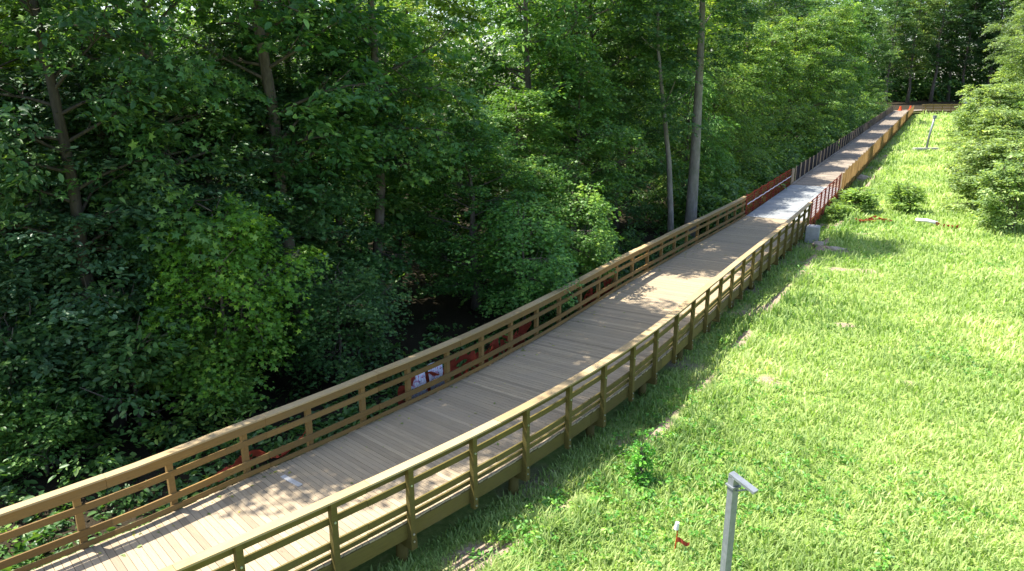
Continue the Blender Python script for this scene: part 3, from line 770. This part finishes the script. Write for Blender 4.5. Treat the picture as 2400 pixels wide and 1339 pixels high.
# deep wood: one leafy mass nobody could count
def leaf_mass(name, n, sampler, size, shape, seed, mat, tint, leaves=24, twig=1.4, width=0.45, droop=0.3, label=None):
    r = np.random.default_rng(seed); O = sampler(r, n); n = len(O); A = r.normal(0, 1, (n, 3)); A[:, 2] *= 0.3
    C, Dr, Nn, sz, var = sprays(r, O, A, leaves, twig, width, size, droop)
    o = link(name, leaf_mesh(name, C, Dr, Nn, sz, var, shape), mat); o.color = (*tint, 1)
    return tag(o, label, 'woodland' if 'wood' in name else 'undergrowth', kind='stuff')
def wood_pts(r, n):
    s = r.uniform(-14, 190, n); s = -14 + (s + 14) ** 1.3 / 204 ** 0.3; d = r.uniform(7.5, 34, n)
    i = (s - S_MIN) / DS; i = np.clip(i, 0, (S_TURN - S_MIN) / DS)
    x = np.interp(i, np.arange(_n), _x) + (s - np.clip(s, S_MIN, S_TURN)) * 0.5; y = np.interp(i, np.arange(_n), _y) + (s - np.clip(s, S_MIN, S_TURN)) * 0.86
    h = np.interp(i, np.arange(_n), _h); t = W + d
    X = x - t * np.cos(h); Y = y + t * np.sin(h)
    top = 6 + np.clip(d - 7, 0, 9) * 0.9 + np.clip(s, 0, 160) * 0.09
    Z = r.uniform(0.05, 1, n) * top + rise(Y)
    c = wob(X, Y, 0.8, 31) + wob(X, Z * 1.3, 0.9, 32)
    keep = c > -0.25
    return np.stack([X, Y, Z], 1)[keep] if False else np.stack([X, Y, np.where(keep, Z, Z * 0.35)], 1)
leaf_mass('deep_wood', 9000, wood_pts, 0.34, OVAL, 71, M_LEAF, (0.9, 1.0, 0.85), label='dense shaded leafy mass filling the woods behind the front trees')

def back_pts(r, n):
    k = r.uniform(0, 1, n) ** 1.3; X0, Y0 = -75 + 170 * k, 40 + 190 * k
    X = X0 + r.normal(0, 6, n) - r.uniform(0, 14, n); Y = Y0 + r.normal(0, 6, n) + r.uniform(0, 10, n)
    S, T = st_of(X, Y); d = T - W
    Z = r.uniform(0, 1, n) * (22 + 12 * k) + rise(Y)
    good = d > 13
    return np.stack([X, Y, Z], 1)[good]
leaf_mass('back_wood', 9500, back_pts, 0.62, OVAL, 74, M_LEAF, (1.4, 1.35, 0.7), leaves=24, twig=2.2, width=0.8, label='far shaded wood closing the view between the tall trees on the left')
def edge_pts(r, n):
    s = 34 + 140 * r.uniform(0, 1, n) ** 1.4; d = 0.8 + np.abs(r.normal(0, 2.6, n))
    i = (s - S_MIN) / DS; x = np.interp(i, np.arange(_n), _x); y = np.interp(i, np.arange(_n), _y); hd = np.interp(i, np.arange(_n), _h)
    X = x - (wid(s) + d) * np.cos(hd); Y = y + (wid(s) + d) * np.sin(hd)
    return np.stack([X, Y, rise(Y) + r.uniform(0, 1, n) ** 1.3 * (1.2 + 0.9 * np.minimum(d, 5)) * (0.8 + s / 130)], 1)
leaf_mass('edge_undergrowth', 2600, edge_pts, 0.27, OVAL, 75, M_LEAF, (1.2, 1.25, 0.85), leaves=26, twig=1.0, width=0.4, label='leafy undergrowth along the foot of the woods behind the dark fabric fence')

# undergrowth below the left railing
def under_pts(r, n):
    s = r.uniform(-8, 60, n); d = np.abs(r.normal(0, 2.2, n)) + 0.15; h = r.uniform(0, 1, n) ** 2
    X = np.empty(n); Y = np.empty(n)
    i = (s - S_MIN) / DS; x = np.interp(i, np.arange(_n), _x); y = np.interp(i, np.arange(_n), _y); hd = np.interp(i, np.arange(_n), _h)
    X = x - (wid(s) + d) * np.cos(hd); Y = y + (wid(s) + d) * np.sin(hd)
    lump = np.clip(wob(X, Y, 1.6, 41) + 0.35, 0.05, 1)
    lump = np.where((s > 2.3) & (s < 19) & (d < 0.9), 0.15, lump)
    return np.stack([X, Y, rise(Y) - 0.05 + h * lump * (0.5 + 0.35 * d)], 1)
leaf_mass('undergrowth', 5200, under_pts, 0.17, OVAL, 72, M_UNDER, (1, 1, 1), leaves=18, twig=0.5, width=0.2, label='low green weeds and ferns growing below the left railing')

# ------------------------------------------------------------------ far end and right side
random.seed(14)
far = [(2075, 250, 30, 'tall', MID, 'dark tree straight behind the bend of the boardwalk'), (2125, 248, 34, 'tall2', OLV, 'green tree right of the one straight behind the bend'),
       (2180, 246, 37, 'tall', (0.8, 0.9, 0.8), 'dark tall tree in the far gap, left of the thin pinkish trunk'), (2250, 244, 36, 'tall2', (0.8, 0.9, 0.85), 'dark tall tree in the far gap, right of the thin pinkish trunk'),
       (2310, 244, 36, 'tall', (0.9, 1, .8), 'dark far tree behind the pale railing at the bend'), (2375, 244, 36, 'tall2', MID, 'far tree behind the shrubs at the right edge'), (2440, 246, 36, 'tall', MID, 'far tree beyond the right edge shrubs')]
for u, v, h, kd, tint, lab in far:
    p = on_ground(u, v - 6); plant('tall_tree', kd, p.x, p.y, lab, 'tree', scale=(h / 20 * 1.15, h / 20), tint=tint)
trunk_tree('thin_trunk_tree', [(2222, 236), (2228, 160), (2236, 100), (2248, 50)], 32, 0.45, 'tall2', 'far tree with a long thin pinkish grey trunk above the bend', M_BARKP, (0.8, 0.9, 0.8), (1.5, 0.9))
def far_pts(r, n):
    X = r.uniform(95, 230, n); Y = r.uniform(232, 290, n); return np.stack([X, Y, r.uniform(0, 1, n) ** 1.25 * 42 + rise(Y)], 1)
leaf_mass('far_wood', 9000, far_pts, 1.0, OVAL, 73, M_LEAF, (0.8, 0.95, 0.8), leaves=20, twig=3.5, width=1.2, label='dense dark far woods closing the clearing behind the bend')

right = [(2372, 545, 'bush', (1.25, 1.15), (1.0, 1.12, 0.85), 'small pale shrub at the right edge in front of the big olive shrubs'),
         (2290, 455, 'bush', (1.2, 1.0), (1.05, 1.1, 0.85), 'low pale shrub at the left foot of the big olive shrubs'),
         (2275, 355, 'bush', (1.6, 1.5), (1.05, 1.15, 0.9), 'low pale shrub in the grass closest to the grey pole'),
         (2345, 500, 'bigbush', (0.95, 0.75), (1.1, 1.17, 0.9), 'pale olive shrub at the right edge, nearest of the big shrubs'),
         (2330, 400, 'bigbush', (1.1, 0.85), (1.1, 1.17, 0.9), 'big pale olive shrub right of the grey pole with a base'),
         (2320, 330, 'bigbush', (1.4, 1.1), (1.1, 1.17, 0.9), 'tall pale olive shrub behind the one right of the grey pole'),
         (2360, 290, 'bigbush', (1.7, 1.35), (1.1, 1.17, 0.9), 'large sunlit shrub mass under the arching tree on the right')]
for u, v, kd, sc, tint, lab in right:
    p = on_ground(u, v); plant('shrub', kd, p.x, p.y, lab, 'shrub', scale=sc, tint=tint, leaf=M_SHRUB)
p = on_ground(2375, 300); plant('broadleaf_tree', 'oak2', p.x + 3, p.y, 'sunlit arching tree in the upper right corner', 'tree', scale=(1.9, 1.9), tint=(0.85, 0.95, 0.75), leaf=M_SHRUB)
p = on_ground(2352, 275); plant('broadleaf_tree', 'gum1', p.x + 4, p.y, 'tall loose grey green tree behind the sunlit arching tree at the right', 'tree', scale=(2.0, 2.1), tint=(0.7, 0.8, 0.65), leaf=M_SHRUB)
p = on_ground(2400, 380); plant('broadleaf_tree', 'oak1', p.x + 6, p.y, 'tree cut off by the right edge behind the olive shrubs', 'tree', scale=(1.2, 1.1), tint=(1.5, 1.4, 0.95))
for u, v, sc, lab in ((2115, 500, (0.8, 0.62), 'dark green bush in the field, right of its paler neighbour beside the orange net'), (2010, 500, (0.85, 0.5), 'green bush beside the right end of the finished railing, left of the darker bush'), (1962, 515, (0.5, 0.38), 'low bush next to the concrete block')):
    p = on_ground(u, v); plant('bush', 'clump', p.x, p.y, lab, 'bush', scale=(sc[0] * 1.35, sc[1] * 1.45), tint=(1.1, 1.3, 0.8), leaf=M_SHRUB)
p = on_ground(1498, 1140); plant('weed', 'weed', p.x, p.y, 'bright green leafy weed at the edge of the bare dirt', 'weed', scale=(0.62, 0.75), tint=(1.3, 2.0, 0.8))

# ------------------------------------------------------------------ grass
def grass_field(seed=81, N=430000):
    r = np.random.default_rng(seed)
    rad = 8.5 * (230 / 8.5) ** r.uniform(0, 1, N); az = r.uniform(-0.42, 0.80, N)
    X = rad * np.sin(az); Y = rad * np.cos(az)
    S, T = st_of(X, Y)
    keep = (T < 0.5) & (S < S_END - 1)
    dr = dirt_amount(X, Y, S, T)
    dens = 1 - 0.97 * np.clip((dr - 0.28) / 0.42, 0, 1)
    keep &= r.uniform(0, 1, N) < dens
    X, Y, S, T, rad, dr = (a[keep] for a in (X, Y, S, T, rad, dr)); n = len(X)
    k = np.maximum(1, rad / 17) ** 0.75
    lump = 0.9 * wob(X, Y, 1.9, 51) + 0.8 * wob(X, Y, 5.5, 52)
    Lh = (0.15 + 0.10 * np.clip(lump + 0.3, -0.6, 1.2)) * r.uniform(0.55, 1.35, n) * k ** 0.5 * (1 + 0.9 * np.exp(-((T + 1.5) / 0.9) ** 2) * np.clip(lump + 0.4, 0, 1)) * (1 - 0.4 * np.clip(dr, 0, 1))
    wd = 0.0145 * k * r.uniform(0.6, 1.5, n)
    a = r.uniform(0, 6.28, n); bend = r.uniform(0.2, 0.9, n) * Lh
    dx, dy = np.cos(a), np.sin(a); sx, sy = -dy, dx
    Zg = ground_z(X, Y, T) - 0.02
    V = np.zeros((n, 5, 3))
    for j, (fz, fb, fw) in enumerate(((0, 0, 0.7), (0, 0, -0.7), (0.62, 0.3, 1), (0.62, 0.3, -1), (0.95, 1.0, 0))):
        V[:, j, 0] = X + dx * bend * fb + sx * wd * fw; V[:, j, 1] = Y + dy * bend * fb + sy * wd * fw; V[:, j, 2] = Zg + Lh * fz
    b = (np.arange(n) * 5)[:, None]
    F = np.concatenate([b + [0, 1, 3], b + [0, 3, 2], b + [2, 3, 4]])
    yel = 0.9 * wob(X, Y, 0.45, 53) + 0.6 * wob(X, Y, 1.5, 54) + 0.10 * (X - 6) / 6 * (Y < 26)
    var = np.clip(0.5 + 0.55 * yel + r.normal(0, 0.13, n) - 0.1 * (T > -2.5), 0, 1)  # darker beside the walk: shade put into the blade colour
    o = link('grass', numpy_mesh('grass', V.reshape(-1, 3), F, np.repeat(var, 5)), M_GRASS)
    return tag(o, 'bright sunlit grass covering the clearing right of the boardwalk', 'grass', kind='stuff')
grass_field()

def weed_pts(r, n):
    c = np.array([at(u, v)[:2] for u, v in ((1560, 1120), (1620, 1080), (1700, 1160), (1500, 1180), (1250, 1240), (1350, 1190), (1440, 1010), (1560, 960), (1700, 800), (1880, 640), (2050, 620), (2150, 1180), (2000, 1250), (1850, 1090), (2280, 620), (1980, 540), (2100, 540), (1750, 940), (2250, 850), (1600, 1250), (1210, 1290))])
    k = r.integers(0, len(c), n); q = c[k] + r.normal(0, 1, (n, 2)) * np.array([0.7, 1.1])
    S, T = st_of(q[:, 0], q[:, 1]); g = T < -0.1
    return np.stack([q[:, 0], q[:, 1], ground_z(q[:, 0], q[:, 1], T) + r.uniform(0.02, 0.26, n)], 1)[g]
leaf_mass('field_weeds', 1500, weed_pts, 0.10, OVAL, 76, M_UNDER, (1.5, 1.7, 1.1), leaves=9, twig=0.18, width=0.09, label='patches of darker broad leaved weeds in the grass right of the boardwalk')
def litter(n=260):
    r = np.random.default_rng(77); s = r.uniform(-9, 36, n); t = np.where(r.uniform(0, 1, n) < 0.6, W - 0.3 - np.abs(r.normal(0, 0.35, n)), r.uniform(0.3, W - 0.3, n))
    C = np.array([tuple(P(a, b, ZD + 0.006)) for a, b in zip(s, t)])
    D = r.normal(0, 1, (n, 3)); D[:, 2] *= 0.12; N = np.array([0, 0, 1.0]) + r.normal(0, 0.2, (n, 3))
    o = link('fallen_leaves', leaf_mesh('fallen_leaves', C, D, N, r.uniform(0.05, 0.12, n), r.uniform(0.3, 1, n), OVAL), M_LEAF); o.color = (2.2, 1.5, 1.0, 1)
    tag(o, 'dry leaves scattered over the deck boards', 'leaf litter', kind='stuff')
litter()

# ------------------------------------------------------------------ small things
def steel_post():
    p = on_ground(1695, 1450) if False else None
    x, y = 3.42, 9.95; g = gz(x, y)
    o = thing('steel_post', (x, y, g), 'grey steel post with a short bent arm standing in the near grass', 'post')
    top = ZC - 5.87
    mb = MB(); mb.box((x - 0.06, y - 0.06, g - 0.3), (x + 0.06, y + 0.06, top), Matrix.Translation((x, y, 0)) @ Matrix.Rotation(math.radians(25), 4, 'Z') @ Matrix.Translation((-x, -y, 0))); mb.build('upright', M_GALV, o)
    q = MB(); M = Matrix.Translation((x, y, top)) @ Matrix.Rotation(math.radians(-52), 4, 'Z')
    q.box((-0.07, -0.06, 0.003), (0.40, 0.06, 0.045), M @ Matrix.Rotation(math.radians(14), 4, 'Y')); q.tube([M @ Vector((0.25, 0, -0.1)), M @ Vector((0.05, 0, -0.22))], [0.015, 0.015], 6); q.build('arm', M_GALV, o)
    q = MB(); q.box((x - 0.085, y - 0.085, top - 0.16), (x + 0.085, y + 0.085, top - 0.13), Matrix.Translation((x, y, 0)) @ Matrix.Rotation(math.radians(25), 4, 'Z') @ Matrix.Translation((-x, -y, 0))); q.build('collar', M_GALV, o)
    return o
steel_post()
def base_pole():
    p = on_ground(2170, 355); o = thing('base_pole', p, 'slim grey pole on a long flat pale base in the far grass', 'pole')
    mb = MB(); mb.tube([p, p + Vector((0.15, 0, 2.0)), p + Vector((0.45, 0, 4.0))], [0.14, 0.13, 0.12], 10); mb.build('upright', M_GALV, o, smooth=True)
    q = MB(); q.box((p.x + 0.3, p.y - 0.17, p.z + 3.95), (p.x + 0.62, p.y + 0.17, p.z + 4.35)); q.build('head', M_GALV, o)
    q = MB(); q.box((p.x - 1.6, p.y - 0.35, p.z + 0.0), (p.x + 1.6, p.y + 0.35, p.z + 0.28)); q.box((p.x - 1.5, p.y - 0.3, p.z + .28), (p.x + 1.5, p.y + .3, p.z + .33)); q.build('base', M_CONC, o)
base_pole()

def lump(name, u, v, dims, mat, label, cat, seed, sub=3, rough=0.25):
    import bmesh
    p = on_ground(u, v); r = np.random.default_rng(seed); bm = bmesh.new(); bmesh.ops.create_icosphere(bm, subdivisions=sub, radius=1)
    ph = r.uniform(0, 6.28, 12)
    for q in bm.verts:
        c = q.co; k = 1 + rough * 0.5 * (math.sin(c.x * 3 + ph[0]) + math.sin(c.y * 3.7 + ph[1]) * math.cos(c.z * 4 + ph[2])) + rough * 0.2 * math.sin(c.x * 9 + c.y * 7 + ph[3])
        q.co = Vector((c.x * dims[0], c.y * dims[1], max(c.z, -0.6) * dims[2])) * k
    me = bpy.data.meshes.new(name); bm.to_mesh(me); bm.free()
    me.polygons.foreach_set('use_smooth', np.ones(len(me.polygons), bool))
    o = link(name, me, mat); o.location = p + Vector((0, 0, dims[2] * 0.4)); o.rotation_euler = (0, 0, r.uniform(0, 6))
    return tag(o, label, cat)
lump('rock', 1918, 575, (0.42, 0.3, 0.2), M_ROCK, 'pale rock on the ground in front of the concrete block', 'rock', 1)
lump('rock', 1960, 588, (0.6, 0.35, 0.08), M_ROCK, 'flat pale stone in the grass right of the other rock', 'rock', 2)
lump('rock', 2020, 415, (0.8, 0.5, 0.3), M_ROCK, 'pale rock lying beside the tan fabric fence', 'rock', 3)
lump('sack', 2298, 458, (0.62, 0.45, 0.42), M_CLAY, 'clay coloured sack lying against the olive shrubs', 'sack', 4)
lump('white_bag', 2276, 243, (2.0, 1.4, 1.6), M_WHITE, 'white bag lying at the right end of the far railing', 'bag', 5)
# concrete block under the end of the finished railing
def concrete_block():
    p = on_ground(1903, 560); o = MB(); M = Matrix.Translation(p) @ Matrix.Rotation(math.radians(-28), 4, 'Z')
    import bmesh
    bm = bmesh.new(); bmesh.ops.create_cube(bm, size=1); bmesh.ops.scale(bm, vec=(0.75, 0.95, 1.05), verts=bm.verts)
    bmesh.ops.bevel(bm, geom=bm.edges[:], offset=0.04, segments=2, affect='EDGES')
    me = bpy.data.meshes.new('concrete_block'); bm.to_mesh(me); bm.free()
    b = link('concrete_block', me, M_CONC); b.location = p + Vector((0, 0, 0.45)); b.rotation_euler = (0, 0, math.radians(-28))
    tag(b, 'pale concrete block on the ground beside the start of the right orange net', 'concrete block')
concrete_block()

def crumpled(name, pts, width, label, seed, lay=0.35, mat=M_NET, lift=0.0, amp=0.25):
    """a strip of slumped plastic net following ground points"""
    r = np.random.default_rng(seed); pts = np.array(pts, float)
    L = np.concatenate([[0], np.cumsum(np.linalg.norm(np.diff(pts, axis=0), axis=1))]); n = max(8, int(L[-1] / 0.12)); m = 9
    s = np.linspace(0, L[-1], n); C = np.stack([np.interp(s, L, pts[:, j]) for j in range(3)], 1)
    d = unit(np.gradient(C, axis=0)); side = unit(np.cross(d, [0, 0, 1.0]))
    V = np.zeros((n, m, 3))
    for j in range(m):
        k = j / (m - 1)
        V[:, j] = C + side * ((k - 0.5) * lay * width + 0.07 * np.sin(s * 5 + k * 7 + seed) )[:, None]
        V[:, j, 2] += (k * width * (1 - lay) * (1 - amp + amp * np.sin(s * 3.1 + seed)) + lift + 0.06 * np.sin(s * 9 + k * 9) + 0.03)
    V += r.normal(0, 0.012, V.shape)
    idx = np.arange(n * m).reshape(n, m)
    F = np.stack([idx[:-1, :-1].ravel(), idx[1:, :-1].ravel(), idx[1:, 1:].ravel(), idx[:-1, 1:].ravel()], 1)
    hole = (r.uniform(0, 1, len(F)) < 0.2); F = F[~hole]
    o = link(name, numpy_mesh(name, V.reshape(-1, 3), F, smooth=True), mat)
    return tag(o, label, 'netting')
def wp(s, d): p = P(s, W + d); return (p.x, p.y, gz(p.x, p.y))
crumpled('fallen_netting', [wp(-3.1, 0.9), wp(-2.2, 0.95), wp(-1.2, 0.85), wp(-0.2, 0.95)], 1.3, 'crumpled red orange netting slumped over weeds below the near left railing', 5, 0.5, lift=0.35, amp=0.3)
crumpled('sagging_netting', [wp(3.1, 0.55), wp(5, 0.55), wp(7.5, 0.5), wp(10.4, 0.5)], 1.3, 'sagging red orange netting with notice sheets, behind the left railing', 6, 0.15, lift=0.2, amp=0.1)
crumpled('sagging_netting', [wp(15.2, 0.5), wp(16.2, 0.55), wp(17.4, 0.5), wp(18.6, 0.55)], 1.3, 'red orange netting behind the middle of the left railing, nearer the pale trunks', 7, 0.2, lift=0.2, amp=0.15)
crumpled('fallen_netting', [on_ground(1988, 527), on_ground(2040, 524), on_ground(2092, 527)], 0.6, 'rusty orange netting slumped in front of the field bushes', 8)
crumpled('fallen_netting', [on_ground(2192, 535), on_ground(2245, 541)], 0.5, 'orange strip of netting lying in the grass right of the white pipe', 9)
q = MB(); a = on_ground(2145, 528); b = on_ground(2195, 535)
q.tube([a + Vector((0, 0, .25)), (a + b) / 2 + Vector((0, 0, .3)), b + Vector((0, 0, .22))], [0.13] * 3, 10); o = q.build('white_pipe', M_WHITE, None, smooth=True)
tag(o, 'short white pipe lying in the grass left of the orange strip', 'pipe')
# notice sheets hung on the netting
for s, dd, w, hh, lab in ((3.8, 0.36, 0.75, 0.8, 'lilac white printed notice sheet on the netting, left one of two'), (4.75, 0.38, 0.6, 0.8, 'pale printed notice sheet on the netting, right one of two')):
    f, l = frame(s); c = P(s, W + dd, 0.62); mb = MB(); n = 8
    for i in range(n):
        a, b = i / n, (i + 1) / n
        pa, pb = c + f * (a - .5) * w, c + f * (b - .5) * w
        oa, ob = l * 0.03 * math.sin(a * 6), l * 0.03 * math.sin(b * 6); up = Vector((0, 0, hh)) + l * 0.12
        mb.poly([pa + oa, pb + ob, pb + ob + up, pa + oa + up], uv=[(a, 0), (b, 0), (b, 1), (a, 1)])
    me = mb.mesh('notice_sheet', True); o = link('notice_sheet', me, M_NOTE)
    md = o.modifiers.new('thick', 'SOLIDIFY'); md.thickness = 0.006
    tag(o, lab, 'notice')
# orange cones at the bend
for u, v, lab in ((2140, 240, 'small orange cone at the bend, left one of two'), (2172, 240, 'small orange cone at the bend, right one of two')):
    s_ = S_TURN + (1.0 if u < 2160 else 4.0); p = P(s_, 3.0 if u < 2160 else 2.2, ZD)
    mb = MB(); mb.tube([p + Vector((0, 0, 0.04)), p + Vector((0, 0, 0.35)), p + Vector((0, 0, 1.0))], [0.42, 0.33, 0.2], 14)
    mb.box((p.x - .5, p.y - .5, p.z), (p.x + .5, p.y + .5, p.z + .06)); o = mb.build('traffic_cone', M_ORG, None, smooth=False)
    tag(o, lab, 'cone')
# survey flag
def flag():
    p = on_ground(1580, 1305); o = thing('survey_flag', p, 'little red and white survey flag in the near grass, left of the steel post', 'flag')
    q = MB(); q.tube([p, p + Vector((0.03, 0, 0.42)), p + Vector((0.02, 0, 0.62))], [0.015, 0.013, 0.013], 6); q.build('stick', M_ORG, o)
    q = MB(); q.tube([p + Vector((0.0, 0, 0.56)), p + Vector((0.02, 0, 0.72))], [0.05, 0.04], 8); q.build('white_cap', M_WHITE, o)
    q = MB()
    for i in range(6):
        a = i / 6; b = (i + 1) / 6
        q.poly([p + Vector((0.03 + .28 * a, .05 * math.sin(a * 7), .24 - .08 * a)), p + Vector((0.03 + .28 * b, .05 * math.sin(b * 7), .24 - .08 * b)), p + Vector((0.03 + .28 * b, .05 * math.sin(b * 7), .36 - .12 * b)), p + Vector((0.03 + .28 * a, .05 * math.sin(a * 7), .36 - .12 * a))])
    f = q.build('pennant', M_NET, o)
flag()
# pale strip of board on the deck
f, l = frame(4.0)
pp = at(683, 1128, ZD); mb = MB()
M = Matrix.Translation((pp[0], pp[1], ZD + 0.012)) @ Matrix.Rotation(math.atan2(-l.y, -l.x), 4, 'Z')
mb.box((-0.33, -0.06, 0), (0.33, 0.06, 0.02), M); o = mb.build('wood_offcut', plain('pale_grey_board', (0.55, 0.52, 0.47), 0.8), None)
tag(o, 'pale grey strip of board lying on the shaded deck', 'board')
